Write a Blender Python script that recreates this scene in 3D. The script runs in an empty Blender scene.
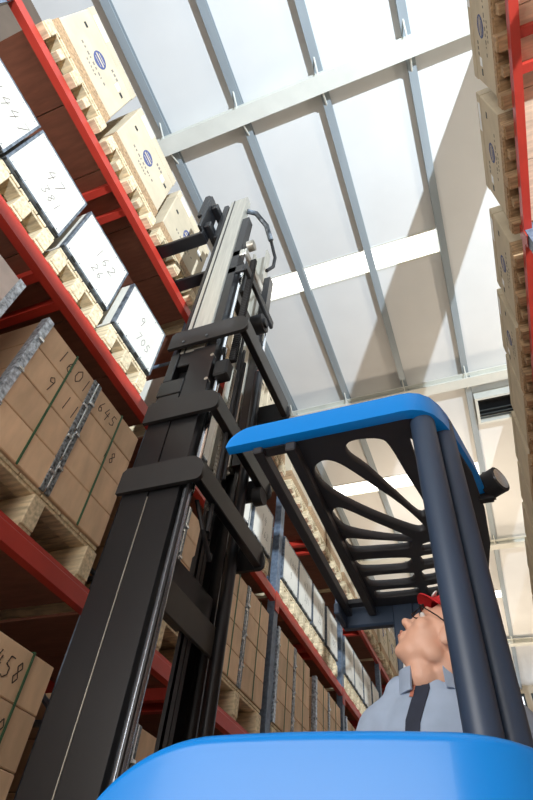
import bpy, bmesh, math, random
from mathutils import Vector, Matrix
random.seed(7)
SC = bpy.context.scene
COL = SC.collection
PI = math.pi

# ------------------------------------------------------------------ camera
# world: X across the aisle, Y along the aisle, Z up; camera stands in the aisle
W, H, CZ = 533.0, 800.0, 0.9
PP = (266.5, 400.0)
VY, VZ = (580.0, 1030.0), (325.0, -70.0)          # measured vanishing points (aisle, vertical)
F = math.sqrt(-((VY[0]-PP[0])*(VZ[0]-PP[0]) + (VY[1]-PP[1])*(VZ[1]-PP[1])))
dY = Vector((VY[0]-PP[0], VY[1]-PP[1], F)).normalized()
dZ = Vector((VZ[0]-PP[0], VZ[1]-PP[1], F)).normalized()
dX = dY.cross(dZ)
cam_d = bpy.data.cameras.new('camera'); cam = bpy.data.objects.new('camera', cam_d); COL.objects.link(cam)
right = Vector((dX.x, dY.x, dZ.x)); down = Vector((dX.y, dY.y, dZ.y)); fwd = Vector((dX.z, dY.z, dZ.z))
M = Matrix.Identity(4)
for i in range(3):
    M[i][0] = right[i]; M[i][1] = -down[i]; M[i][2] = -fwd[i]
M.translation = Vector((0, 0, CZ))
cam.matrix_world = M
cam_d.sensor_fit = 'VERTICAL'; cam_d.sensor_height = 36.0; cam_d.lens = 36.0*F/H
cam_d.clip_start = 0.02; cam_d.clip_end = 200
SC.camera = cam
def plan(px, py, z):
    """plan position (X, Y) of a measured point at world height z"""
    a, b = (px-PP[0])/F, (py-PP[1])/F
    d = right*a + down*b + fwd
    s = (z-CZ)/d.z
    return (d.x*s, d.y*s)

# ------------------------------------------------------------------ world, lights, exposure
wd = bpy.data.worlds.new('world'); SC.world = wd; wd.use_nodes = True
bg = wd.node_tree.nodes['Background']
bg.inputs[0].default_value = (0.92, 0.95, 1.0, 1); bg.inputs[1].default_value = 0.4
vs = SC.view_settings
vs.view_transform = 'Standard'; vs.look = 'None'; vs.gamma = 1.0; vs.use_curve_mapping = False
vs.exposure = 0.12
def light(name, typ, loc, target, power, color, **kw):
    l = bpy.data.lights.new(name, typ); o = bpy.data.objects.new(name, l); COL.objects.link(o)
    o.location = loc
    o.rotation_euler = (Vector(target)-Vector(loc)).to_track_quat('-Z', 'Y').to_euler()
    l.energy = power; l.color = color
    for k, v in kw.items(): setattr(l, k, v)
    return o
# photographer's flash head on a stand beyond the right-hand rack: cool light on roof and left rack
light('flash_head', 'SPOT', (5.6, -4.7, 2.4), (-0.6, 7.5, 9.8), 8400, (0.76, 0.88, 1.0),
      spot_size=math.radians(150), spot_blend=1.0, shadow_soft_size=0.05)
# soft box lighting the truck and the aisle from behind the camera
light('soft_box', 'AREA', (-1.7, -3.2, 2.2), (-0.75, 1.2, 1.5), 180, (1.0, 0.97, 0.93), shape='RECTANGLE', size=3.2, size_y=2.2)
# added fill lights that warm the roof from below, with no real fixtures
for i, (x, y) in enumerate([(6.5, 6), (6.5, 16), (0, 20), (-0.4, 12.5)]):
    light('roof_fill', 'AREA', (x, y, 6.2), (x, y+0.01, 10), (230 if x > 5 else 150), (1.0, 0.83, 0.64), shape='DISK', size=1.2)

# ------------------------------------------------------------------ materials
def lin(c):
    return tuple((v/12.92 if v <= .04045 else ((v+.055)/1.055)**2.4) for v in [k/255. for k in c])
def mat(name, rgb, rough=.6, metal=0., var=.08, scale=8., bump=0., stretch=(1,1,1), rnd=0., spec=.5, coat=0., rgb2=None, detail=5., emis=None, est=0.):
    m = bpy.data.materials.new(name); m.use_nodes = True
    nt = m.node_tree; b = nt.nodes['Principled BSDF']
    c = lin(rgb)
    tc = nt.nodes.new('ShaderNodeTexCoord'); mp = nt.nodes.new('ShaderNodeMapping')
    mp.inputs['Scale'].default_value = stretch
    nt.links.new(tc.outputs['Object'], mp.inputs['Vector'])
    oi = nt.nodes.new('ShaderNodeObjectInfo')
    addv = nt.nodes.new('ShaderNodeVectorMath'); addv.operation = 'ADD'
    ml = nt.nodes.new('ShaderNodeVectorMath'); ml.operation = 'SCALE'; ml.inputs['Scale'].default_value = 37.
    cb = nt.nodes.new('ShaderNodeCombineXYZ')
    for k in range(3): nt.links.new(oi.outputs['Random'], cb.inputs[k])
    nt.links.new(cb.outputs[0], ml.inputs[0]); nt.links.new(mp.outputs[0], addv.inputs[0]); nt.links.new(ml.outputs[0], addv.inputs[1])
    nz = nt.nodes.new('ShaderNodeTexNoise'); nz.inputs['Scale'].default_value = scale; nz.inputs['Detail'].default_value = detail
    nt.links.new(addv.outputs[0], nz.inputs['Vector'])
    rp = nt.nodes.new('ShaderNodeValToRGB')
    lo = [max(0, v*(1-var*2.2)) for v in c]; hi = [min(1, v*(1+var*1.6)) for v in c]
    if rgb2: lo = lin(rgb2)
    rp.color_ramp.elements[0].position = .3; rp.color_ramp.elements[1].position = .7
    rp.color_ramp.elements[0].color = (*lo, 1); rp.color_ramp.elements[1].color = (*hi, 1)
    nt.links.new(nz.outputs['Fac'], rp.inputs[0])
    last = rp.outputs[0]
    if rnd:
        hs = nt.nodes.new('ShaderNodeHueSaturation')
        mr = nt.nodes.new('ShaderNodeMapRange'); mr.inputs[3].default_value = 1-rnd; mr.inputs[4].default_value = 1+rnd
        nt.links.new(oi.outputs['Random'], mr.inputs[0]); nt.links.new(mr.outputs[0], hs.inputs['Value'])
        nt.links.new(last, hs.inputs['Color']); last = hs.outputs[0]
    nt.links.new(last, b.inputs['Base Color'])
    b.inputs['Roughness'].default_value = rough; b.inputs['Metallic'].default_value = metal
    b.inputs['Specular IOR Level'].default_value = spec
    b.inputs['Coat Weight'].default_value = coat; b.inputs['Coat Roughness'].default_value = .12
    if bump:
        bp = nt.nodes.new('ShaderNodeBump'); bp.inputs['Strength'].default_value = bump; bp.inputs['Distance'].default_value = .01
        nt.links.new(nz.outputs['Fac'], bp.inputs['Height']); nt.links.new(bp.outputs[0], b.inputs['Normal'])
    if emis:
        b.inputs['Emission Color'].default_value = (*lin(emis), 1); b.inputs['Emission Strength'].default_value = est
    return m
MT = dict(
    red=mat('red_paint', (176, 50, 36), .45, 0, .06, 6, rnd=.05),
    upright=mat('galvanised_upright', (112, 124, 138), .5, .35, .1, 30, rgb2=(88, 100, 116)),
    deck=mat('stained_deck_wood', (124, 76, 56), .8, 0, .08, 6, .1, (1, 6, 4), rnd=.08),
    deckpale=mat('pale_deck_wood', (214, 190, 160), .8, 0, .10, 6, .1, (1, 9, 4), rnd=.06),
    wood=mat('raw_pallet_wood', (212, 192, 156), .8, 0, .16, 9, .25, (1, 6, 6), rnd=.12),
    wooddark=mat('rough_wood', (168, 136, 100), .85, 0, .2, 9, .25, (1, 6, 6), rnd=.1),
    card=mat('beige_cardboard', (198, 182, 154), .8, 0, .05, 5, .05, rnd=.06),
    ply=mat('brown_carton_board', (214, 180, 144), .75, 0, .07, 4, .05, (1, 3, 1), rnd=.13),
    crate=mat('whitewashed_crate_board', (216, 210, 196), .55, 0, .04, 5, .05, rnd=.04),
    wrap=mat('plastic_wrapped_board', (206, 192, 182), .3, 0, .12, 5, .2, rnd=.05),
    strip=mat('galvanised_strip', (190, 198, 206), .35, .5, .3, 45, .2, rgb2=(104, 110, 118), detail=3),
    stripdark=mat('perforated_dark_strip', (120, 124, 126), .4, .4, .5, 55, .2, rgb2=(28, 28, 28), detail=2),
    edge=mat('crate_edge_strip', (120, 128, 136), .4, .5, .2, 30, rgb2=(70, 76, 84)),
    clip=mat('bright_steel_clip', (220, 222, 220), .25, .8, .05, 20),
    strap=mat('green_strap', (52, 92, 58), .5, 0, .1, 20),
    ink=mat('marker_ink', (70, 56, 46), .8, 0, .1, 20),
    greyink=mat('grey_marker_ink', (126, 118, 108), .8, 0, .1, 20),
    blueink=mat('blue_print', (76, 84, 128), .8, 0, .15, 60),
    paper=mat('white_paper', (238, 238, 236), .6, 0, .03, 10),
    black=mat('black_mast_paint', (21, 21, 23), .36, 0, .05, 4, spec=.45),
    plate=mat('satin_black_plate', (34, 33, 33), .5, 0, .04, 12, spec=.5),
    rubber=mat('black_rubber', (20, 20, 22), .6, 0, .1, 10),
    steel=mat('machined_steel', (186, 182, 170), .38, .55, .06, 10, stretch=(8, 8, .4)),
    olive=mat('olive_grey_panel', (66, 63, 55), .5, 0, .04, 10),
    rod=mat('oiled_steel_rod', (150, 156, 164), .25, .8, .05, 10),
    chrome=mat('chrome', (225, 228, 232), .12, 1, .03, 10),
    blue=mat('blue_gloss_paint', (4, 132, 222), .34, 0, .015, 3, coat=.15, spec=.35),
    slate=mat('slate_blue_paint', (50, 66, 88), .42, 0, .04, 6),
    guard=mat('dark_guard_paint', (50, 50, 54), .5, 0, .05, 6),
    roof=mat('white_roof_sheet', (232, 232, 230), .7, 0, .015, 1.2),
    purlin=mat('galvanised_purlin', (158, 168, 174), .5, .15, .06, 3, stretch=(1, .2, 1)),
    beam=mat('cream_beam_paint', (226, 226, 216), .6, 0, .03, 3),
    sky=mat('translucent_skylight', (250, 250, 246), .5, 0, .01, 2, emis=(255, 252, 240), est=2.2),
    wall=mat('cream_wall_sheet', (206, 196, 178), .8, 0, .05, 2),
    dimwall=mat('brown_wall_sheet', (120, 104, 90), .85, 0, .08, 2),
    floor=mat('concrete_floor', (172, 164, 152), .7, 0, .08, 1.5, .05),
    win=mat('daylit_pane', (240, 246, 252), .3, 0, .02, 2, emis=(235, 243, 255), est=1.6),
    darkmetal=mat('dark_vent_metal', (70, 80, 84), .6, .2, .1, 6),
    skin=mat('skin', (222, 172, 146), .5, 0, .05, 14),
    lip=mat('lip_skin', (200, 140, 122), .5, 0, .05, 14),
    hair=mat('short_dark_hair', (30, 26, 24), .6, 0, .2, 90),
    cap=mat('red_cap_cloth', (196, 26, 34), .75, 0, .06, 60),
    jacket=mat('grey_blue_jacket_cloth', (158, 174, 196), .8, 0, .05, 14, .25),
    navy=mat('navy_trim_cloth', (40, 46, 62), .8, 0, .08, 40),
    trouser=mat('dark_trouser_cloth', (50, 54, 62), .85, 0, .08, 30),
    shirt=mat('rust_shirt_cloth', (176, 110, 90), .8, 0, .08, 40),
    white=mat('white_cloth', (235, 235, 232), .7, 0, .03, 30),
    lens=mat('spectacle_frame', (26, 26, 28), .3, .3, .05, 30),
    seat=mat('dark_seat_vinyl', (44, 46, 50), .55, 0, .06, 20),
)

# ------------------------------------------------------------------ mesh helpers
def box(bm, x0, x1, y0, y1, z0, z1, bev=0., seg=1):
    r = bmesh.ops.create_cube(bm, size=1.)
    vs_ = r['verts']
    for v in vs_:
        v.co = Vector((x0+(v.co.x+.5)*(x1-x0), y0+(v.co.y+.5)*(y1-y0), z0+(v.co.z+.5)*(z1-z0)))
    if bev:
        es = list({e for v in vs_ for e in v.link_edges})
        bmesh.ops.bevel(bm, geom=es, offset=bev, segments=seg, affect='EDGES', profile=.5)
def frame_of(d):
    d = d.normalized(); a = Vector((0, 0, 1)) if abs(d.z) < .9 else Vector((1, 0, 0))
    u = d.cross(a).normalized(); return u, d.cross(u).normalized()
def tube(bm, pts, r, seg=10, caps=True, r1=None):
    pts = [Vector(p) for p in pts]; rings = []
    for i, p in enumerate(pts):
        d = (pts[min(i+1, len(pts)-1)]-pts[max(i-1, 0)])
        u, v = frame_of(d)
        if rings:      # keep frames aligned
            pu = prev_u - d.normalized()*prev_u.dot(d.normalized())
            if pu.length > 1e-6: u = pu.normalized(); v = d.normalized().cross(u)
        prev_u = u
        rr = r if r1 is None else r+(r1-r)*i/(len(pts)-1)
        rings.append([bm.verts.new(p+(u*math.cos(a)+v*math.sin(a))*rr) for a in [2*PI*k/seg for k in range(seg)]])
    for a, b in zip(rings, rings[1:]):
        for k in range(seg): bm.faces.new((a[k], a[(k+1) % seg], b[(k+1) % seg], b[k]))
    if caps:
        bm.faces.new(rings[0][::-1]); bm.faces.new(rings[-1])
def prism(bm, poly, axis, a0, a1):
    """extrude a 2D outline along an axis: axis 'y' takes (x,z), 'z' takes (x,y), 'x' takes (y,z)"""
    def P(p, a):
        return {'y': (p[0], a, p[1]), 'z': (p[0], p[1], a), 'x': (a, p[0], p[1])}[axis]
    A = [bm.verts.new(P(p, a0)) for p in poly]; B = [bm.verts.new(P(p, a1)) for p in poly]
    n = len(poly)
    for i in range(n): bm.faces.new((A[i], A[(i+1) % n], B[(i+1) % n], B[i]))
    bm.faces.new(A[::-1]); bm.faces.new(B)
def ell(bm, c, r, rot=None, sub=2):
    mtx = Matrix.Translation(Vector(c)) @ (rot.to_4x4() if rot else Matrix.Identity(4)) @ Matrix.Diagonal((*r, 1))
    bmesh.ops.create_icosphere(bm, subdivisions=sub, radius=1., matrix=mtx)
def capsule(bm, p0, p1, r0, r1, seg=14):
    p0, p1 = Vector(p0), Vector(p1)
    tube(bm, [p0, p1], r0, seg, True, r1)
    ell(bm, p0, (r0*1.0,)*3); ell(bm, p1, (r1*1.0,)*3)
def finish(bm, name, m, parent=None, smooth=False):
    bmesh.ops.recalc_face_normals(bm, faces=bm.faces[:])
    me = bpy.data.meshes.new(name); bm.to_mesh(me); bm.free()
    me.materials.append(MT[m] if isinstance(m, str) else m)
    if smooth:
        for p in me.polygons: p.use_smooth = True
    return obj(name, me, parent)
def obj(name, me, parent=None, loc=None):
    o = bpy.data.objects.new(name, me); COL.objects.link(o)
    if parent: o.parent = parent
    if loc: o.location = loc
    return o
def smooth_angle(o, deg=35):
    me = o.data
    for p in me.polygons: p.use_smooth = True
    try: me.set_sharp_from_angle(angle=math.radians(deg))
    except Exception: pass
    return o
def mesh(fn, name, m, bev=None):
    bm = bmesh.new(); fn(bm)
    bmesh.ops.recalc_face_normals(bm, faces=bm.faces[:])
    me = bpy.data.meshes.new(name); bm.to_mesh(me); bm.free(); me.materials.append(MT[m]); return me
def part(name, m, parent, fn, smooth=None, label=None):
    bm = bmesh.new(); fn(bm); o = finish(bm, name, m, parent)
    if smooth: smooth_angle(o, smooth)
    if label: o['label'] = label
    return o
def empty(name, loc, label=None, cat=None, group=None):
    o = bpy.data.objects.new(name, None); COL.objects.link(o); o.location = loc; o.empty_display_size = .1
    return tag(o, label, cat, group)
def tag(o, label=None, cat=None, group=None, kind=None):
    if label: o['label'] = label
    if cat: o['category'] = cat
    if group: o['group'] = group
    if kind: o['kind'] = kind
    return o
def struct(name, m, fn, parent=None):
    bm = bmesh.new(); fn(bm); o = finish(bm, name, m, parent)
    if not parent: o['kind'] = 'structure'
    return o
def upd(): bpy.context.view_layer.update()
ORD = ['nearest', 'second', 'third', 'fourth', 'fifth', 'sixth', 'seventh', 'eighth', 'ninth', 'tenth', 'eleventh', 'twelfth', 'thirteenth', 'fourteenth', 'fifteenth', 'sixteenth', 'seventeenth', 'eighteenth', 'nineteenth', 'twentieth', 'twenty-first', 'twenty-second', 'twenty-third', 'twenty-fourth', 'twenty-fifth', 'twenty-sixth', 'twenty-seventh', 'twenty-eighth', 'twenty-ninth', 'thirtieth']

# ------------------------------------------------------------------ the building
ZR = CZ+9.5
XL, XR, YN, YF = -4.3, 13.0, -9.0, 26.0
struct('floor', 'floor', lambda bm: box(bm, XL-.2, XR+.2, YN, YF+.2, -.2, 0))
SKY = [(4.62, 5.12), (11.2, 11.75), (17.8, 18.35), (-2.0, -1.5)]
PX = [.71-1.33*i for i in range(-9, 4)]
# the roof is laid bay by bay around the skylight strips
def roof_fn(bm):
    ys = [YN]
    for a, b in sorted(SKY): ys += [a, b]
    ys.append(YF+.2)
    for i in range(0, len(ys), 2): box(bm, XL-.2, XR+.2, ys[i], ys[i+1], ZR, ZR+.06)
    for a, b in SKY:                      # closed sheet right of the fifth and left of the first purlin
        box(bm, XL-.2, PX[-1], a, b, ZR, ZR+.06); box(bm, .71, XR+.2, a, b, ZR, ZR+.06)
ceil = struct('ceiling', 'roof', roof_fn)
PXs = sorted(PX)
for i, (a, b) in enumerate(SKY):
    for x0, x1 in zip(PXs, PXs[1:]):
        if x1 > .75: continue
        part('skylight_panel', 'sky', ceil, lambda bm: box(bm, x0+.012, x1-.012, a+.02, b-.02, ZR+.015, ZR+.04))
        part('skylight_rim', 'beam', ceil, lambda bm: [box(bm, x0+.012, x1-.012, a-.012, a+.02, ZR-.012, ZR+.05), box(bm, x0+.012, x1-.012, b-.02, b+.012, ZR-.012, ZR+.05)])
for x in PX:
    if x < XL: continue
    def pf(bm):       # C-shaped purlin
        prism(bm, [(x, ZR), (x, ZR-.14), (x+.125, ZR-.14), (x+.125, ZR-.115), (x+.119, ZR-.115), (x+.119, ZR-.134),
                   (x+.006, ZR-.134), (x+.006, ZR-.006), (x+.125, ZR-.006), (x+.125, ZR)], 'y', YN, YF)
    part('purlin', 'purlin', ceil, pf)
BY = [-4.9, 1.65, 8.2, 14.75, 21.3]
for y in BY:
    def bf(bm):
        z1, z0 = ZR-.14, ZR-.32
        prism(bm, [(y-.13, z0), (y+.13, z0), (y+.13, z0+.018), (y+.008, z0+.018), (y+.008, z1-.018), (y+.13, z1-.018), (y+.13, z1),
                   (y-.13, z1), (y-.13, z1-.018), (y-.008, z1-.018), (y-.008, z0+.018), (y-.13, z0+.018)], 'x', XL, XR)
    b = part('roof_beam', 'beam', ceil, bf)
    for x in PX:
        if x < XL: continue
        part('fly_brace', 'beam', b, lambda bm: (tube(bm, [(x+.05, y+.1, ZR-.31), (x+.05, y+.34, ZR-.13)], .014, 6), tube(bm, [(x+.05, y-.1, ZR-.31), (x+.05, y-.34, ZR-.13)], .014, 6)))
        part('purlin_cleat', 'purlin', b, lambda bm: box(bm, x+.125, x+.133, y-.07, y+.07, ZR-.29, ZR-.02))
# building columns between the back-to-back racks
for i, y in enumerate(BY[1:]):
    def cf(bm):
        prism(bm, [(1.99, y-.14), (2.01, y-.14), (2.01, y-.01), (2.69, y-.01), (2.69, y-.14), (2.71, y-.14), (2.71, y+.14), (2.69, y+.14), (2.69, y+.01), (2.01, y+.01), (2.01, y+.14), (1.99, y+.14)], 'z', 0, ZR-.32)
    struct('trim_%d' % (i+1), 'beam', cf)
struct('wall_left', 'dimwall', lambda bm: box(bm, XL-.2, XL, YN, YF, 0, ZR))
def wfar(bm):
    box(bm, XL, XR, YF, YF+.2, 0, 7.7); box(bm, XL, XR, YF, YF+.2, 10.1, ZR)
    for x in range(-3, 13, 2): box(bm, x-.12, x+.12, YF, YF+.2, 7.7, 10.1)
struct('wall_far', 'wall', wfar)
for n, x in enumerate(range(-3, 11, 2)):
    w = struct('window_%d' % (n+1), 'win', lambda bm: box(bm, x+.14, x+1.86, YF+.08, YF+.1, 7.72, 10.08))
    part('window_frame', 'darkmetal', w, lambda bm: [box(bm, x+.13, x+.2, YF+.02, YF+.14, 7.71, 10.09), box(bm, x+1.8, x+1.87, YF+.02, YF+.14, 7.71, 10.09), box(bm, x+.2, x+1.8, YF+.02, YF+.14, 10.0, 10.09), box(bm, x+.2, x+1.8, YF+.02, YF+.14, 8.9, 8.96), box(bm, x+.2, x+1.8, YF+.02, YF+.14, 7.71, 7.78)])
# roof vent beyond the second beam
vent = empty('roof_vent', (1.36, 9.25, ZR-.22), 'dark louvred roof vent beside the second roof beam at upper right', 'vent')
part('frame', 'beam', vent, lambda bm: [box(bm, -.50, .50, -.42, -.36, .0, .218), box(bm, -.5, .5, .36, .42, .0, .218), box(bm, -.5, -.44, -.36, .36, .0, .218), box(bm, .44, .5, -.36, .36, .0, .218)])
part('dark_box', 'rubber', vent, lambda bm: box(bm, -.44, .44, -.36, .36, .19, .215))
for k in range(3):
    part('louvre', 'darkmetal', vent, lambda bm: prism(bm, [(.0+.12*k, .03), (.10+.12*k, .10), (.10+.12*k, .115), (.0+.12*k, .045)], 'x', -.44, .44))

# ------------------------------------------------------------------ racks
LV = [CZ+3.87, CZ+2.55, CZ+1.257, CZ-.05]          # beam tops, top level first
BAY0, BAY, NB = -.29, 2.35, 7
def perforated(bm, x, y0, sgn, z1):
    # open C upright, 0.09 wide, lips towards the rack's inside
    box(bm, x-.035 if sgn < 0 else x, x if sgn < 0 else x+.035, y0-.05, y0-.046, 0, z1)
    box(bm, x-.035 if sgn < 0 else x, x if sgn < 0 else x+.035, y0+.046, y0+.05, 0, z1)
    box(bm, x-.004 if sgn < 0 else x, x if sgn < 0 else x+.004, y0-.046, y0+.046, 0, z1)
def build_rack(name, xf, sgn, label, deckm, nb, y0, levels_deck):
    """xf: aisle face; sgn: direction into the rack"""
    rk = empty(name, (xf, y0, 0), label, 'rack')
    dep = 1.0; zt = LV[0]-.002
    def X(a): return a*sgn                      # local depth -> local x
    def bx(bm, a0, a1, *r, **k):
        p, q = sorted((X(a0), X(a1))); box(bm, p, q, *r, **k)
    up_me = mesh(lambda bm: [bx(bm, .004, .008, -.05, .05, 0, zt), bx(bm, .008, .075, -.05, -.045, 0, zt), bx(bm, .008, .075, .045, .05, 0, zt)], 'upright', 'upright')
    bk_me = mesh(lambda bm: bx(bm, dep-.08, dep, -.05, .05, 0, zt), 'rear_upright', 'upright')
    br_me = mesh(lambda bm: [tube(bm, [(X(.08), 0, z), (X(dep-.08), 0, z+(.6 if k % 2 else -.0))], .015, 6) for k, z in enumerate([.3, .3, .95, 1.0, 1.6, 1.65, 2.3, 2.3, 2.9, 2.95, 3.6, 3.6, 4.2])], 'frame_brace', 'upright')
    L = BAY-.1
    def beamf(bm):
        # step beam: lower front face plus recessed top lip
        poly = [(X(-.002), -.105), (X(-.002), -.03), (X(.007), -.02), (X(.007), 0), (X(.05), 0), (X(.05), -.105)]
        prism(bm, poly, 'y', .05, .05+L)
    bm_me = mesh(beamf, 'beam', 'red')
    rb_me = mesh(lambda bm: bx(bm, dep-.05, dep, .05, .05+L, -.125, 0), 'rear_beam', 'red')
    cn_me = mesh(lambda bm: bx(bm, -.006, .0, -.048, .048, -.19, -.002), 'beam_connector', 'red')
    sp_me = mesh(lambda bm: bx(bm, .05, dep-.05, -.025, .025, -.09, -.02), 'support_bar', 'red')
    nd = 5; dw = (L-.02)/nd
    dk_me = mesh(lambda bm: bx(bm, .055, dep-.055, .003, dw-.003, -.018, -.002), 'deck_board', deckm)
    for j in range(nb+1):
        yy = j*BAY; py = yy-(.12 if j == 0 and sgn < 0 else 0)
        for me, nm in ((up_me, 'upright'), (bk_me, 'rear_upright'), (br_me, 'frame_brace')):
            obj(nm, me, rk, (0, py, 0))
        for z in LV: obj('beam_connector', cn_me, rk, (0, py, z))
        if j == nb: break
        for k, z in enumerate(LV):
            if sgn > 0 and j < 2 and k == 1: continue      # beams left out of unseen bays to let the flash through
            kb = (L+yy-py)/L
            for nm, me in (('front_beam', bm_me), ('rear_beam', rb_me)):
                o = obj(nm, me, rk, (0, py+.05-.05*kb, z)); o.scale.y = kb
            for c in (1.08, 1.27): obj('support_bar', sp_me, rk, (0, yy+c, z))
            if k in levels_deck:
                for q in range(nd): obj('deck_board', dk_me, rk, (0, yy+.06+q*dw, z))
    return rk
rackL = build_rack('pallet_rack', -1.8, -1, 'long red-beamed pallet rack with grey uprights filling the left side', 'deck', NB, BAY0, (0, 1, 2, 3))
rackR = build_rack('pallet_rack', .865, 1, 'red-beamed pallet rack seen steeply from below at the right edge', 'deckpale', NB+2, BAY0+.04-2*BAY, (0,))

# ---- pallets
def digit(ch):
    D = {'0': [[(.5, 1), (.15, .7), (.15, .3), (.5, 0), (.85, .3), (.85, .7), (.5, 1)]], '1': [[(.45, 1), (.5, 0)]],
         '2': [[(.1, .8), (.5, 1), (.85, .75), (.1, 0), (.9, .05)]], '3': [[(.1, 1), (.8, 1), (.4, .6), (.85, .35), (.5, 0), (.1, .1)]],
         '4': [[(.4, 1), (.1, .4), (.9, .45)], [(.7, .8), (.6, -.1)]], '5': [[(.85, 1), (.3, 1), (.2, .6), (.7, .5), (.8, .2), (.4, 0), (.1, .1)]],
         '6': [[(.6, 1), (.2, .5), (.2, .15), (.5, 0), (.8, .2), (.5, .45), (.2, .3)]], '7': [[(.1, 1), (.9, 1), (.4, 0)]],
         '8': [[(.5, .5), (.2, .75), (.5, 1), (.8, .75), (.2, .25), (.5, 0), (.8, .25), (.5, .5)]], '9': [[(.8, .7), (.4, .55), (.2, .8), (.5, 1), (.8, .8), (.7, 0)]],
         '.': [[(.45, .05), (.55, 0)]], '/': [[(.8, 1), (.2, 0)]], '-': [[(.2, .5), (.8, .5)]]}
    return D[ch]
def writing(bm, text, y, z, h, x, wdt=.004, sgn=1, slant=.15):
    """handwritten figures as thin ink strokes on a face x = const; reads along +y for a face looking at +x"""
    for i, ch in enumerate(text):
        ox = y+i*h*.72
        for st in digit(ch):
            pts = [(ox+(px*.55+py*slant)*h, z+py*h+random.uniform(-.03, .03)*h) for px, py in st]
            for (a, b), (c, d) in zip(pts, pts[1:]):
                l = math.hypot(c-a, d-b) or 1; nx, nz = -(d-b)/l*wdt/2, (c-a)/l*wdt/2
                vs2 = [(a+nx, b+nz), (c+nx, d+nz), (c-nx, d-nz), (a-nx, b-nz)]
                lo = [bm.verts.new((x, p, q)) for p, q in vs2]; hi = [bm.verts.new((x+.0008*sgn, p, q)) for p, q in vs2]
                bm.faces.new(hi)
                for k in range(4): bm.faces.new((lo[k], lo[(k+1) % 4], hi[(k+1) % 4], hi[k]))
PAL = {}
def pallet(name, loc, w, d, h, sgn, label, group, m='wood'):
    """origin at front centre bottom; depth runs to sgn*x"""
    key = (w, d, h, sgn, m)
    if key not in PAL:
        def bx(bm, a0, a1, *r, **k):
            p, q = sorted((a0*sgn, a1*sgn)); box(bm, p, q, *r, **k)
        bw = .085
        PAL[key] = dict(
            runner=mesh(lambda bm: bx(bm, 0, d, -bw/2, bw/2, .016, h-.036, bev=.004), 'runner', m),
            small=mesh(lambda bm: bx(bm, .03, d-.02, -.03, .03, .03, h-.036, bev=.004), 'inner_runner', m),
            foot=mesh(lambda bm: bx(bm, .01, d, -bw/2, bw/2, 0, .016), 'bottom_board', m),
            front=mesh(lambda bm: bx(bm, .02, .11, -w/2, w/2, h-.036, h-.018, bev=.002), 'cross_board', m),
            top=mesh(lambda bm: bx(bm, .012, d, -w/12+.004, w/12-.004, h-.018, h, bev=.002), 'top_board', m))
    P = PAL[key]
    t = empty(name, loc, label, 'pallet', group)
    for s in (-1, 0, 1):
        obj('runner', P['runner'], t, (0, s*(w/2-.0425), 0)); obj('bottom_board', P['foot'], t, (0, s*(w/2-.0425), 0))
    if h < .17:
        for s in (-1, 1): obj('inner_runner', P['small'], t, (0, s*(w/4-.02), 0))
    for k in range(4): obj('cross_board', P['front'], t, (sgn*(d-.13)/3*k, 0, 0))
    for k in range(6): obj('top_board', P['top'], t, (0, (k-2.5)*w/6, 0))
    return t
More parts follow.
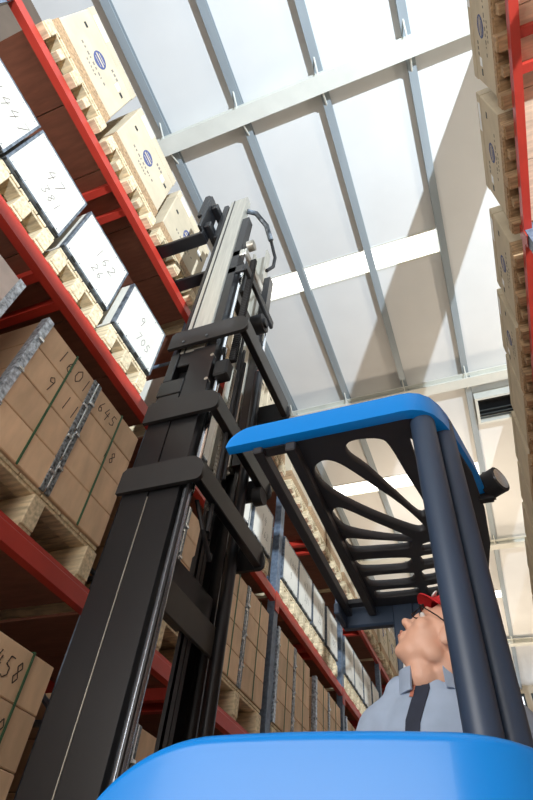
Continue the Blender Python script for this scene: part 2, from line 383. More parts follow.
# ---- big beige cartons of the top level
CM = {}
def carton(loc, w, d, h, sgn, label, group, marks=True):
    key = (w, d, h, sgn)
    if key not in CM:
        def bx(bm, a0, a1, *r, **k):
            p, q = sorted((a0*sgn, a1*sgn)); box(bm, p, q, *r, **k)
        rd = dict(
            body=mesh(lambda bm: bx(bm, 0, d, -w/2, w/2, 0, h, bev=.006), 'body', 'card'),
            sleeve=mesh(lambda bm: bx(bm, -.003, d-.003, -w/2-.004, w/2+.004, 0, .17*h, bev=.002), 'tray', 'wooddark'),
            lid=mesh(lambda bm: bx(bm, -.004, d+.0, -w/2-.004, w/2+.004, h*.86, h+.004, bev=.004), 'lid', 'card'),
            label=mesh(lambda bm: bx(bm, -.0055, -.004, -.42*w, -.14*w, h*.88, h*.97), 'paper_label', 'paper'),
            tag=mesh(lambda bm: bx(bm, -.0018, 0, .26*w, .34*w, h*.62, h*.70), 'small_label', 'paper'),
            slot=mesh(lambda bm: [bx(bm, -.002, 0, -.40*w, -.34*w, h*.62, h*.66), bx(bm, -.002, 0, .36*w, .42*w, h*.62, h*.66)], 'hand_slot', 'rubber'))
        def logo(bm):
            s = -.0015*sgn
            n = 20; cy, cz, ry, rz = -.02*w, .56*h, .10*w, .11*h
            a = [bm.verts.new((s, cy+ry*math.cos(2*PI*k/n), cz+rz*math.sin(2*PI*k/n))) for k in range(n)]
            b = [bm.verts.new((0, cy+ry*math.cos(2*PI*k/n), cz+rz*math.sin(2*PI*k/n))) for k in range(n)]
            bm.faces.new(a)
            for k in range(n): bm.faces.new((a[k], a[(k+1) % n], b[(k+1) % n], b[k]))
        def text(bm):
            for k in range(9): bx(bm, -.0015, 0, (-.26+.055*k)*w, (-.26+.055*k+[.03, .02, .038, .016, .034, .026, .036, .012, .03][k])*w, h*.385, h*.41)
            for k in range(5): bx(bm, -.0015, 0, (-.10+.04*k)*w, (-.10+.04*k+.022)*w, h*.31, h*.33)
            for k in range(3): bx(bm, -.0015, 0, (.12+.05*k)*w, (.15+.05*k)*w, h*.70, h*.74)
        def ring(bm):
            for a0, a1, b0, b1 in ((-.08, .04, .60, .612), (-.1, .06, .55, .575), (-.08, .04, .505, .515)):
                bx(bm, -.0022, -.0015, a0*w, a1*w, b0*h, b1*h)
        rd['logo'] = mesh(logo, 'printed_logo', 'blueink'); rd['text'] = mesh(text, 'printed_text', 'greyink'); rd['ring'] = mesh(ring, 'logo_band', 'card')
        CM[key] = rd
    R = CM[key]
    t = empty('carton', loc, label, 'carton', group)
    obj('body', R['body'], t); obj('lid', R['lid'], t); obj('tray', R['sleeve'], t)
    if marks:
        obj('paper_label', R['label'], t); obj('small_label', R['tag'], t); obj('hand_slot', R['slot'], t)
        lg = obj('printed_logo', R['logo'], t); obj('logo_band', R['ring'], lg); tag(obj('printed_text', R['text'], t), kind='stuff')
    return t
# ---- white crates of the middle level
WR = ['1447', '47', '162', '9', '381', '26', '705', '14']
CR = {}
def crate(loc, w, d, h, label, group, i):
    if not CR:
        CR['body'] = mesh(lambda bm: box(bm, -d, 0, -w/2, w/2, 0, h, .003), 'body', 'crate')
        CR['edge'] = mesh(lambda bm: [box(bm, -.03, .002, -w/2-.002, -w/2+.012, 0, h), box(bm, -.03, .002, w/2-.012, w/2+.002, 0, h), box(bm, -.03, .002, -w/2+.012, w/2-.012, h-.010, h+.002), box(bm, -.03, .002, -w/2+.012, w/2-.012, -.002, .014)], 'edge_strip', 'edge')
        CR['nail'] = mesh(lambda bm: [box(bm, .0, .0015, y-.004, y+.004, z-.004, z+.004) for y in (-w*.42, -w*.2, w*.2, w*.42) for z in (h*.06, h*.94)], 'nails', 'edge')
        CR['foot'] = mesh(lambda bm: box(bm, .0, .006, -.02, .02, -.012, .004), 'corner_clip', 'rubber')
    t = empty('crate', loc, label, 'crate', group)
    for nm, k in (('body', 'body'), ('edge_strip', 'edge'), ('nails', 'nail')): obj(nm, CR[k], t)
    for y in (-w*.3, w*.1, w*.42): obj('clip', CR['foot'], t, (0, y, 0))
    def wr(bm):
        writing(bm, WR[i % 8], -.12*w, h*.52, h*.2, .001, .0042)
        writing(bm, WR[(i+3) % 8], -.05*w, h*.24, h*.16, .001, .0035)
    part('handwritten_number', 'greyink', t, wr)
    return t
# ---- strapped stacks of brown cartons
ST = {}
def stack(loc, label, group, texts=None, body='ply', rows=4, w=.95, d=.95, h=.79):
    rh = h/rows; cw = w/2
    if body not in ST:
        ST[body] = dict(
            carton=mesh(lambda bm: [box(bm, -d, 0, -cw/2+.002, cw/2-.002, .002, rh-.002, .004)], 'carton', body),
            mid=mesh(lambda bm: [box(bm, -.01, .004, -.035, -.004, -.004, h+.002, .002), box(bm, -.01, .004, .004, .035, -.004, h+.002, .002)], 'edge_protector', 'stripdark'),
            ridge=mesh(lambda bm: [box(bm, .002, .008, -.005, .005, z, z+.17, .002) for z in [.02+.2*k for k in range(4)]], 'steel_ridge', 'clip'),
            cornl=mesh(lambda bm: [box(bm, -.045, .004, -.004, .0, -.004, h+.004), box(bm, .0, .004, 0, .042, -.004, h+.004)], 'corner_protector', 'strip'),
            clip=mesh(lambda bm: box(bm, .004, .012, -.018, .018, -.01, .01, .003), 'clip', 'clip'),
            strap=mesh(lambda bm: [box(bm, .0, .003, -.006, .006, -.003, h+.003), box(bm, -d, 0, -.006, .006, h, h+.003)], 'strap', 'strap'))
    R = ST[body]
    t = empty('strapped_carton_stack', loc, label, 'carton stack', group)
    for c in (-1, 1):
        for r in range(rows):
            o = obj('carton', R['carton'], t, (random.uniform(-.004, 0), c*cw/2, r*rh))
            if texts and (c, r) in texts:
                part('handwritten_number', 'ink', o, lambda bm: [writing(bm, tx, ty*cw, tz*rh, ts*rh, .0005, .005) for tx, ty, tz, ts in texts[(c, r)]])
        obj('strap', R['strap'], t, (0, c*cw/2+.03+(.06 if texts and (1, 3) in texts and (-1, 3) not in texts else 0), 0))
    m_ = obj('edge_protector', R['mid'], t); obj('steel_ridge', R['ridge'], m_)
    if body == 'wrap':
        c2 = obj('corner_protector', R['cornl'], t, (0, w/2, 0)); c2.scale = (1, -1, 1)
    cl = obj('corner_protector', R['cornl'], t, (0, -w/2, 0))
    for z in (.2*h, .5*h, .8*h):
        obj('clip', R['clip'], m_, (0, .02, z)); obj('clip', R['clip'], m_, (0, -.02, z-.05)); obj('clip', R['clip'], cl, (0, .03, z))
    return t
# ---- load the left rack
n1 = n2 = n3 = n4 = 0
for j in range(NB):
    s = -.35+BAY*j
    for a in (.13, .86, 1.59):
        yc = s+a+.335; o = ORD[n1]
        pallet('pallet', (-1.745, yc, LV[0]+.001), .67, .95, .15, -1, '%s raw wooden pallet along the top beam of the left rack' % o, 'pallets on the top level of the left rack')
        carton((-1.765+random.uniform(-.012, .008), yc+random.uniform(-.008, .008), LV[0]+.152), .64+random.uniform(-.001, .001)*0, .92, .85, -1,
               '%s big beige printed carton along the top of the left rack' % o, 'beige cartons on the top level of the left rack')
        n1 += 1
    for a, b in ((.12, .58), (.60, 1.06), (1.11, 1.57), (1.66, 2.11)):
        yc = s+(a+b)/2; o = ORD[n2]
        pallet('pallet', (-1.79, yc, LV[1]+.001), .46, .95, .18, -1, '%s small pale pallet along the middle beam of the left rack' % o, 'pallets on the middle level of the left rack')
        crate((-1.785, yc, LV[1]+.183+.012), .46, .9, .48, '%s white flat-fronted crate along the middle beam of the left rack' % o, 'white crates on the middle level of the left rack', n2)
        n2 += 1
    for a in (.15, 1.30):
        yc = s+a+.475; o = ORD[n3]
        tx = {}
        if n3 == 1:
            tx = {(-1, 3): [('1601', -.16, .3, .5)], (-1, 2): [('9.11', -.14, .25, .5)], (1, 3): [('645', -.36, .3, .42)], (1, 2): [('18', .0, .3, .4)]}
        pallet('pallet', (-1.80, yc, LV[2]+.001), .95, .95, .21, -1, '%s wide pallet under strapped cartons, lower left rack beam' % o, 'pallets on the lower level of the left rack')
        lab = {0: 'plastic-wrapped carton stack cut by the left edge of the photo',
               1: 'strapped brown carton stack numbered 1601 and 9.11 left of the mast'}.get(n3, '%s strapped brown carton stack along the lower left rack beam' % o)
        stack((-1.80, yc, LV[2]+.216), lab, 'strapped carton stacks on the lower level', tx, 'wrap' if n3 == 0 else 'ply')
        tx = {}
        if n3 == 1:
            tx = {(1, 3): [('66458', -.47, .3, .42)], (1, 2): [('31/28', -.47, .25, .45)]}
        if n3 < 6:
            pallet('pallet', (-1.80, yc, LV[3]+.001), .95, .95, .12, -1, '%s wide low pallet on the waist-high left rack beam' % o, 'pallets on the waist-high level of the left rack')
            stack((-1.80, yc, LV[3]+.126), 'strapped brown carton stack numbered 66458 at the lower left corner' if n3 == 1 else '%s strapped carton stack on the waist-high left rack beam' % o, 'strapped carton stacks on the waist-high level', tx)
        n3 += 1
# ---- load the right rack (top level only is in view)
ys = [(.45, 1.28), (1.34, 2.12), (2.33, 3.12), (3.19, 3.94), (4.0, 4.86)]
y = 4.93
while y < 15: ys.append((y, y+.82)); y += .9
for i, (a, b) in enumerate(ys):
    o = ORD[i]; wv = [.75, .78, .82][i % 3]; wv = min(wv, b-a)
    pallet('pallet', (.81, (a+b)/2, LV[0]+.001), wv, .95, .15, 1, '%s weathered pallet along the top beam of the right rack' % o, 'pallets on the top level of the right rack', 'wooddark')
    carton((.825+random.uniform(0, .02), (a+b)/2, LV[0]+.152), wv-.02, .92, .84+.0*i, 1, '%s tan carton along the top of the right rack' % o, 'tan cartons on the top level of the right rack', i < 4)

# unseen loads added low in the right rack to block the flash
for k in range(8):
    yc = BAY0+.04-2*BAY+.12+.475+(k//2)*BAY+(k % 2)*1.13; o = ORD[k]
    for lv, nm in ((2, 'shoulder-high'), (3, 'waist-high')):
        pallet('pallet', (.865, yc, LV[lv]+.001), .95, .95, .12, 1, '%s unseen wide pallet on the %s beam of the right rack' % (o, nm), 'unseen pallets on the lower levels of the right rack')
        t = stack((.865, yc, LV[lv]+.126), '%s unseen strapped carton stack blocking the flash on the %s beam of the right rack' % (o, nm), 'unseen flash-blocking carton stacks on the right rack')
        t.rotation_euler.z = PI
        t.scale.z = 1.25 if lv == 3 else .8  # stack heights shaped to set where the flash is cut off

# ------------------------------------------------------------------ reach truck
TR = empty('reach_truck', (0, 0, 0), 'blue and black reach truck with tall mast and slotted overhead guard', 'forklift')
def zz(v): return CZ+v
Y0, Y1 = 1.40, 2.06            # outer faces of the mast
# outer stage
def chan(bm, x0, x1, ya, yb, z0, z1, lip):
    """C profile open towards +lip*y"""
    t = .014
    if lip > 0: box(bm, x0, x1, ya, ya+t, z0, z1); yi0, yi1 = ya+t, yb
    else: box(bm, x0, x1, yb-t, yb, z0, z1); yi0, yi1 = ya, yb-t
    box(bm, x0, x0+t*1.3, yi0, yi1, z0, z1); box(bm, x1-t*1.3, x1, yi0, yi1, z0, z1)
part('mast_column', 'black', TR, lambda bm: chan(bm, -1.30, -1.178, Y0, Y0+.10, .12, zz(1.95), 1))
part('mast_column', 'black', TR, lambda bm: chan(bm, -1.174, -1.035, Y0+.004, Y0+.10, .12, zz(2.32), 1))
part('column_seam', 'steel', TR, lambda bm: box(bm, -1.1775, -1.1745, Y0+.0005, Y0+.012, .12, zz(1.3)))
part('mast_column', 'black', TR, lambda bm: chan(bm, -1.25, -1.20, Y1-.10, Y1-.02, .12, zz(1.95), -1))
part('mast_column', 'black', TR, lambda bm: chan(bm, -1.196, -1.085, Y1-.10, Y1-.022, .12, zz(2.32), -1))
# head block of the outer stage between the yokes
part('column_head', 'black', TR, lambda bm: [box(bm, -1.315, -1.175, Y0-.004, Y0+.05, zz(1.955), zz(2.07), .004), box(bm, -1.31, -1.26, Y0, Y0+.05, zz(2.075), zz(2.32), .004), box(bm, -1.26, -1.16, Y0+.01, Y0+.05, zz(2.20), zz(2.32), .004), box(bm, -1.27, -1.15, Y0+.055, Y0+.09, zz(1.96), zz(2.32))])
# inner stage in bright steel
part('inner_column', 'steel', TR, lambda bm: [chan(bm, -1.275, -1.12, Y0+.018, Y0+.085, zz(2.33), zz(4.55), 1)], label='bright steel inner mast column')
part('inner_column', 'black', TR, lambda bm: [box(bm, -1.297, -1.279, Y0+.012, Y0+.07, zz(1.96), zz(4.45)), box(bm, -1.245, -1.238, Y0+.012, Y0+.018, zz(2.3), zz(4.55))])
part('inner_column', 'steel', TR, lambda bm: chan(bm, -1.275, -1.13, Y1-.13, Y1-.06, zz(1.9), zz(4.55), -1))
part('inner_column', 'black', TR, lambda bm: [box(bm, -1.115, -1.06, Y0+.03, Y0+.10, zz(1.9), zz(4.1)), box(bm, -1.115, -1.06, Y1-.13, Y1-.06, zz(1.9), zz(4.0))])
# yokes: side plate, cross bar, far tab
def yoke(x0, x1, z0, z1, drop=0.):
    def pl(bm, ya, yb):
        h = z1-z0; r = h*.62; n = 10
        poly = [(x0, z0), (x1-r*.35, z0)]
        poly += [(x1-r*.35+r*.35*math.sin(PI/2*k/5), z0+r*.35*(1-math.cos(PI/2*k/5))) for k in range(1, 6)]
        poly += [(x1-r+r*math.cos(PI/2*k/n), z1-r+r*math.sin(PI/2*k/n)) for k in range(0, n+1)] + [(x0+.02, z1), (x0, z1-.02)]
        prism(bm, poly, 'y', ya, yb)
    p = part('yoke_plate', 'plate', TR, lambda bm: pl(bm, Y0-.024, Y0-.005), 30)
    if z0 > zz(2.2):
        for f in (.2, .5): part('bolt', 'edge', p, lambda bm: tube(bm, [(x0+f*(x1-x0), Y0-.030, z0+.035), (x0+f*(x1-x0), Y0-.024, z0+.035)], .008, 8))
    part('yoke_plate', 'plate', TR, lambda bm: pl(bm, Y1, Y1+.02), 30)
    part('cross_bar', 'black', TR, lambda bm: box(bm, x1-.05, x1-.012, Y0-.008, Y1+.004, z0+.01, z1-.02, .004))
yoke(-1.325, -.925, zz(1.325), zz(1.46))
yoke(-1.32, -.925, zz(1.745), zz(1.885))
yoke(-1.335, -.85, zz(2.345), zz(2.50))
part('cross_bar', 'olive', TR, lambda bm: box(bm, -1.07, -1.052, Y0+.09, Y1-.09, zz(.865), zz(.99), .003))
part('cross_bar', 'black', TR, lambda bm: box(bm, -1.27, -1.10, Y0+.101, Y1-.101, zz(1.0), zz(1.14), .01))
part('cross_bar', 'black', TR, lambda bm: box(bm, -1.27, -1.10, Y0+.101, Y1-.101, .15, .45, .01))
part('cross_bar', 'plate', TR, lambda bm: [box(bm, -1.0, -.975, Y0+.03, Y1-.12, zz(3.19), zz(3.27), .006), box(bm, -1.12, -1.0, Y0+.03, Y0+.055, zz(3.19), zz(3.27), .006)])
part('cross_bar', 'steel', TR, lambda bm: [box(bm, -1.03, -1.012, Y0+.03, Y1-.3, zz(3.44), zz(3.52), .006), box(bm, -1.12, -1.03, Y0+.03, Y0+.05, zz(3.44), zz(3.52), .006)])
part('cross_bar', 'black', TR, lambda bm: box(bm, -1.115, -1.06, Y0+.1, Y1-.13, zz(3.0), zz(3.1), .006))
part('top_arm', 'edge', TR, lambda bm: tube(bm, [(-1.11, Y0+.05, zz(4.3)), (-1.05, Y0+.1, zz(4.32)), (-.99, Y0+.2, zz(4.25)), (-.97, Y0+.28, zz(4.12))], .022, 8), 40)
part('hose', 'rubber', TR, lambda bm: tube(bm, [(-.97, Y0+.28, zz(4.12)), (-.95, Y0+.36, zz(3.95)), (-.96, Y0+.37, zz(3.82)), (-.99, Y0+.33, zz(3.7))], .014, 8), 40)
# cylinders, rods, hoses, chain
part('lift_cylinder', 'rod', TR, lambda bm: tube(bm, [(-1.01, Y0+.035, .3), (-1.01, Y0+.035, zz(1.33))], .019, 14), 40, 'chrome lift rod')
part('pipe', 'black', TR, lambda bm: tube(bm, [(-.990, Y0+.004, .3), (-.990, Y0+.004, zz(1.33))], .007, 10), 40)
part('lift_cylinder', 'chrome', TR, lambda bm: tube(bm, [(-1.015, Y0+.06, zz(1.33)), (-1.015, Y0+.06, zz(2.33))], .016, 12), 40, 'chrome lift rod')
part('lift_cylinder', 'chrome', TR, lambda bm: tube(bm, [(-1.045, Y0+.09, zz(2.3)), (-1.045, Y0+.09, zz(3.3))], .013, 12), 40, 'chrome lift rod')
part('lift_cylinder', 'black', TR, lambda bm: tube(bm, [(-1.04, Y1-.11, .3), (-1.04, Y1-.11, zz(2.7))], .03, 14), 40)
part('lift_cylinder', 'chrome', TR, lambda bm: tube(bm, [(-1.04, Y1-.11, zz(2.7)), (-1.04, Y1-.11, zz(3.3))], .016, 12), 40, 'chrome lift rod')
chain_me = mesh(lambda bm: box(bm, -.022, .022, -.016, .016, -.009, .009, .005), 'hose_link', 'rubber')
for k in range(58): obj('hose_link', chain_me, TR, (-.99, Y0+.125, zz(2.30)+k*.0205))
link_me = mesh(lambda bm: box(bm, -.006, .006, -.012, .012, -.010, .010, .003), 'chain_link', 'steel')
for k in range(40): obj('chain_link', link_me, TR, (-1.0, Y0+.19, zz(1.35)+k*.024))
for dx, dy, z0, z1 in ((-.96, .16, 1.2, 2.4), (-.955, .2, 1.5, 2.35), (-1.02, .24, 1.25, 2.9), (-1.02, .28, 1.25, 2.6)):
    part('hose', 'rubber', TR, lambda bm: tube(bm, [(dx, Y0+dy, zz(z0)), (dx, Y0+dy, zz(z1))], .010, 8), 40)
part('hose', 'rubber', TR, lambda bm: tube(bm, [(-1.0, Y0+.1, zz(1.32)), (-.97, Y0+.14, zz(1.2)), (-.98, Y0+.25, zz(1.13)), (-1.02, Y0+.32, zz(1.2))], .010, 8), 40)
for zc in (2.02, 2.22):
    part('roller', 'steel', TR, lambda bm: tube(bm, [(-1.045, Y0+.002, zz(zc)), (-1.045, Y0+.03, zz(zc))], .011, 12), 40)
part('valve_block', 'rubber', TR, lambda bm: box(bm, -1.03, -.95, Y0+.02, Y0+.09, zz(2.06), zz(2.18), .008))
part('pulley', 'rubber', TR, lambda bm: [tube(bm, [(-1.03, Y1-.31, zz(2.98)), (-.95, Y1-.31, zz(2.98))], .068, 18), tube(bm, [(-.95, Y1-.31, zz(2.98)), (-.935, Y1-.31, zz(2.98))], .035, 14)], 40)
part('pulley', 'steel', TR, lambda bm: tube(bm, [(-1.03, Y0+.07, zz(3.62)), (-.98, Y0+.07, zz(3.62))], .04, 16), 40)
part('pulley', 'rubber', TR, lambda bm: tube(bm, [(-.99, Y1-.05, zz(1.72)), (-.94, Y1-.05, zz(1.72))], .05, 16), 40)
# carriage and forks
ZF = LV[0]+.034
car = part('fork_carriage', 'black', TR, lambda bm: [box(bm, -1.40, -1.345, Y0-.06, Y1-.0, ZF+.06, ZF+.14, .006), box(bm, -1.40, -1.345, Y0-.06, Y1, ZF+.42, ZF+.50, .006), box(bm, -1.345, -1.30, Y0+.02, Y0+.09, ZF+.0, ZF+.62, .006), box(bm, -1.345, -1.30, Y1-.13, Y1-.06, ZF, ZF+.62, .006),
    box(bm, -1.43, -1.40, Y0-.1, Y0+.02, ZF+.02, ZF+.62, .006), box(bm, -1.48, -1.43, Y0-.1, Y0-.07, ZF+.25, ZF+.66, .006)])
for fy in (1.40, 1.72):
    part('fork', 'black', TR, lambda bm: [box(bm, -2.45, -1.405, fy-.05, fy+.05, ZF-.018, ZF+.018, .004), box(bm, -1.44, -1.403, fy-.05, fy+.05, ZF+.018, ZF+.5, .004)])
# chassis, battery, straddle legs, wheels
part('chassis', 'black', TR, lambda bm: box(bm, -.62, .05, 1.08, 2.34, .1, .42, .02, 2))
part('battery_box', 'black', TR, lambda bm: box(bm, -.97, -.66, 1.1, 2.3, .12, .66, .02, 2))
for yy in (1.08, 2.26):
    part('straddle_leg', 'black', TR, lambda bm: box(bm, -1.72, -.6, yy, yy+.1, .06, .26, .01))
    part('load_wheel', 'rubber', TR, lambda bm: tube(bm, [(-1.6, yy+.02, .09), (-1.6, yy+.08, .09)], .09, 20), 40)
part('drive_wheel', 'rubber', TR, lambda bm: tube(bm, [(-.15, 1.3, .15), (-.15, 1.42, .15)], .15, 24), 40)
part('drive_wheel', 'rubber', TR, lambda bm: tube(bm, [(-.15, 1.98, .15), (-.15, 2.1, .15)], .15, 24), 40)
# blue body shell: lofted wall with rounded shoulder
def hood(bm):
    path = []
    for k in range(25): path.append((-.72+.63*(k/24)**1.5, .92, 0, -1))
    for k in range(1, 13):
        a = PI/2*k/12; path.append((-.09+.15*math.sin(a), 1.07-.15*math.cos(a), math.sin(a), -math.cos(a)))
    for k in range(1, 7): path.append((.06, 1.07+1.25*k/6, 1, 0))
    secs = []
    for x, y, nx, ny in path:
        d = x+.72
        zt = zz(.277)
        if y < .95 and d < .24: zt -= .17*(1-math.sqrt(max(0, 1-(1-d/.24)**2)))
        zt += .012*math.sin(PI*min(1, max(0, d/.75)))
        sec = [(0, .15), (0, .5), (0, .8), (0, zt-.018)]
        sec += [(-.018*(1-math.cos(PI/2*k/5)), zt-.018+.018*math.sin(PI/2*k/5)) for k in range(1, 6)]
        sec += [(-.10, zt-.004), (-.11, zt-.03), (-.11, .15)]
        secs.append([bm.verts.new((x+nx*o, y+ny*o, z)) for o, z in sec])
    for a, b in zip(secs, secs[1:]):
        for k in range(len(a)): bm.faces.new((a[k], a[(k+1) % len(a)], b[(k+1) % len(a)], b[k]))
    bm.faces.new(secs[0]); bm.faces.new(secs[-1][::-1])
part('body_panel', 'blue', TR, hood, 40, 'glossy blue body panel')
part('rear_panel', 'blue', TR, lambda bm: box(bm, -.6, .05, 2.32, 2.42, .15, zz(.1), .03, 3))
# seat
part('seat', 'seat', TR, lambda bm: [box(bm, -.34, .0, 1.32, 1.78, .62, .74, .04, 3), box(bm, -.2, -.05, 1.5, 1.7, .42, .62)], 40)
part('backrest', 'seat', TR, lambda bm: box(bm, -.34, .0, 1.80, 1.90, .70, 1.30, .04, 3), 40)
# pillars
GZ = zz(1.17)
part('pillar', 'slate', TR, lambda bm: tube(bm, [(-.048, 1.17, .42), (-.048, 1.17, GZ+.06)], .036, 24), 40, 'slate-blue round guard pillar')
part('pillar', 'slate', TR, lambda bm: tube(bm, [(.0, 1.25, .42), (.0, 1.25, GZ+.06)], .036, 24), 40, 'slate-blue round guard pillar')
part('pillar', 'slate', TR, lambda bm: box(bm, -.37, -.28, 2.245, 2.285, .42, GZ+.02, .006))
part('pillar', 'slate', TR, lambda bm: box(bm, -.055, .02, 2.245, 2.285, .42, GZ+.02, .006))
# guard plate with the fan of slots
def smoothpoly(pts, n=5):
    out = []; N = len(pts)
    for i in range(N):
        p0, p1, p2, p3 = [Vector(pts[(i+k-1) % N]) for k in range(4)]
        for j in range(n):
            t = j/n
            out.append(.5*((2*p1)+(-p0+p2)*t+(2*p0-5*p1+4*p2-p3)*t*t+(-p0+3*p1-3*p2+p3)*t**3))
    return [tuple(v) for v in out]
right_rim = [(-.075, 1.135), (-.03, 1.15), (.0, 1.215), (.03, 1.305), (.06, 1.43), (.078, 1.62), (.076, 1.83), (.05, 2.03), (.005, 2.19), (-.03, 2.24)]
outline = [(-.47, 1.135)]+right_rim+[(-.47, 2.24)]
def slot(a, ra, b, rb, n=7):
    a, b = Vector(a), Vector(b); d = (b-a).normalized(); nrm = Vector((-d.y, d.x))
    base = math.atan2(nrm.y, nrm.x); L = []
    for k in range(n+1):
        t = base+PI*k/n; L.append((a.x+ra*math.cos(t), a.y+ra*math.sin(t)))
    for k in range(n+1):
        t = base+PI+PI*k/n; L.append((b.x+rb*math.cos(t), b.y+rb*math.sin(t)))
    return L
def P7(x, y): return plan(220+.5872*x, 370+.5872*y, GZ+.02)
SL = [[(213,130),(218,118),(240,112),(272,112),(290,125),(320,175),(345,215),(352,238),(338,243),(300,210),(250,165),(222,145)],
 [(160,163),(172,150),(190,149),(215,160),(260,190),(310,225),(348,260),(346,268),(330,268),(280,250),(230,228),(190,205),(168,185)],
 [(190,240),(198,229),(215,232),(260,252),(322,279),(322,285),(280,282),(225,272),(203,260)],
 [(212,288),(218,281),(250,283),(318,287),(326,292),(318,299),(270,303),(235,305),(220,301)],
 [(230,325),(236,318),(315,314),(327,320),(325,328),(310,334),(250,337),(236,334)],
 [(247,352),(252,346),(320,340),(332,344),(332,352),(320,359),(270,363),(254,361)],
 [(262,376),(268,370),(330,365),(340,369),(340,374),(330,378),(280,383),(266,382)],
 [(342,296),(352,288),(418,278),(425,282),(421,289),(355,302),(344,302)],
 [(340,316),(347,310),(418,301),(425,305),(421,312),(355,326),(344,325)],
 [(343,342),(350,334),(418,325),(425,329),(421,337),(358,352),(346,351)],
 [(350,366),(356,361),(412,353),(418,357),(414,364),(362,375),(353,374)],
 [(322,117),(328,113),(336,118),(352,150),(372,195),(376,225),(366,225),(345,180)],
 [(393,152),(400,155),(420,205),(425,232),(418,238),(403,200)]]
slots = [smoothpoly([P7(*q) for q in L], 3) for L in SL]
def plate_from(outl, holes, thick, z):
    cu = bpy.data.curves.new('tmp', 'CURVE'); cu.dimensions = '2D'; cu.fill_mode = 'BOTH'; cu.extrude = thick/2; cu.bevel_depth = .0025; cu.bevel_resolution = 0
    for poly in [outl]+holes:
        sp = cu.splines.new('POLY'); sp.points.add(len(poly)-1)
        for p, q in zip(sp.points, poly): p.co = (q[0], q[1], 0, 1)
        sp.use_cyclic_u = True
    o = bpy.data.objects.new('tmp', cu); COL.objects.link(o); upd()
    me = bpy.data.meshes.new_from_object(o.evaluated_get(bpy.context.evaluated_depsgraph_get()))
    bpy.data.objects.remove(o); bpy.data.curves.remove(cu)
    me.transform(Matrix.Translation((0, 0, z))); return me
me = plate_from(outline, slots, .024, GZ+.02); me.materials.clear(); me.materials.append(MT['guard'])
gp = obj('overhead_guard', me, TR); gp.data.name = 'overhead_guard'; gp['label'] = 'dark overhead guard plate with a fan of slots'
part('guard_rail', 'guard', gp, lambda bm: box(bm, -.585, -.552, 1.13, 2.26, GZ-.02, GZ+.03, .004))
part('guard_rail', 'guard', gp, lambda bm: box(bm, -.475, -.44, 1.135, 2.25, GZ-.03, GZ+.02, .004))
for y in (1.16, 2.2): part('guard_rib', 'guard', gp, lambda bm: box(bm, -.552, -.475, y-.02, y+.02, GZ-.0, GZ+.02))
# dark rim under the bowed right side
def rim(bm):
    prev = None
    pts = right_rim[2:]
    out = []
    for i, p in enumerate(pts):
        a = Vector(pts[max(0, i-1)]); b = Vector(pts[min(len(pts)-1, i+1)]); d = (b-a).normalized(); n = Vector((d.y, -d.x))
        p = Vector(p)
        sec = [p+n*.004, p-n*.03]
        out.append([bm.verts.new((sec[0].x, sec[0].y, GZ-.01)), bm.verts.new((sec[0].x, sec[0].y, GZ+.05)), bm.verts.new((sec[1].x, sec[1].y, GZ+.05)), bm.verts.new((sec[1].x, sec[1].y, GZ-.01))])
    for a, b in zip(out, out[1:]):
        for k in range(4): bm.faces.new((a[k], a[(k+1) % 4], b[(k+1) % 4], b[k]))
    bm.faces.new(out[0]); bm.faces.new(out[-1][::-1])
part('guard_rim', 'guard', gp, rim, 40)
part('cross_member', 'slate', gp, lambda bm: box(bm, -.60, .02, 2.255, 2.30, GZ-.07, GZ+.03, .008))
part('cross_member_end', 'slate', gp, lambda bm: box(bm, -.60, -.575, 2.12, 2.255, GZ-.07, GZ-.022, .004))
# blue fascia band with its rounded left tip
def fascia(bm):
    pts = [(-.672+.0008*k*k*1.0, 1.118) for k in range(12)]+[(-.55+.0585*k, 1.118) for k in range(8)]+[(-.10, 1.117), (-.07, 1.12), (-.045, 1.13), (-.02, 1.153), (.0, 1.19), (.016, 1.235), (.034, 1.30), (.05, 1.365), (.066, 1.43), (.08, 1.53), (.085, 1.60)]
    S = []
    for i, p in enumerate(pts):
        a = Vector(pts[max(0, i-1)]); b = Vector(pts[min(len(pts)-1, i+1)]); d = (b-a).normalized(); n = Vector((d.y, -d.x))
        p = Vector(p); z0, z1 = GZ+.002, GZ+.086
        dl = p.x+.672
        if p.y < 1.119 and dl < .09: z1 -= .075*(1-math.sqrt(max(0, 1-(1-dl/.09)**2)))
        if p.y > 1.25: z1 -= .085*((p.y-1.25)/.35); 
        z1 = max(z1, z0+.008)
        S.append([bm.verts.new((q.x, q.y, z)) for q, z in ((p+n*.012, z0+.004), (p+n*.014, (z0+z1)/2), (p+n*.012, z1-.004), (p-n*.004, z1), (p-n*.02, z1), (p-n*.02, z0), (p-n*.004, z0))])
    for a, b in zip(S, S[1:]):
        for k in range(7): bm.faces.new((a[k], a[(k+1) % 7], b[(k+1) % 7], b[k]))
    bm.faces.new(S[0]); bm.faces.new(S[-1][::-1])
part('fascia', 'blue', gp, fascia, 40, 'blue guard edge band')
# work lamp on the guard's right rim
lamp = part('work_lamp', 'rubber', TR, lambda bm: [tube(bm, [(.105, 1.56, zz(1.205)), (.15, 1.53, zz(1.205))], .045, 20), box(bm, .07, .115, 1.552, 1.576, zz(1.15), zz(1.21))], 40)
part('fin', 'rubber', lamp, lambda bm: [box(bm, .098, .125, 1.52+.0, 1.60, zz(1.175+.014*k), zz(1.181+.014*k)) for k in range(5)])
part('lamp_glass', 'chrome', lamp, lambda bm: tube(bm, [(.15, 1.53, zz(1.205)), (.153, 1.528, zz(1.205))], .036, 20), 40)

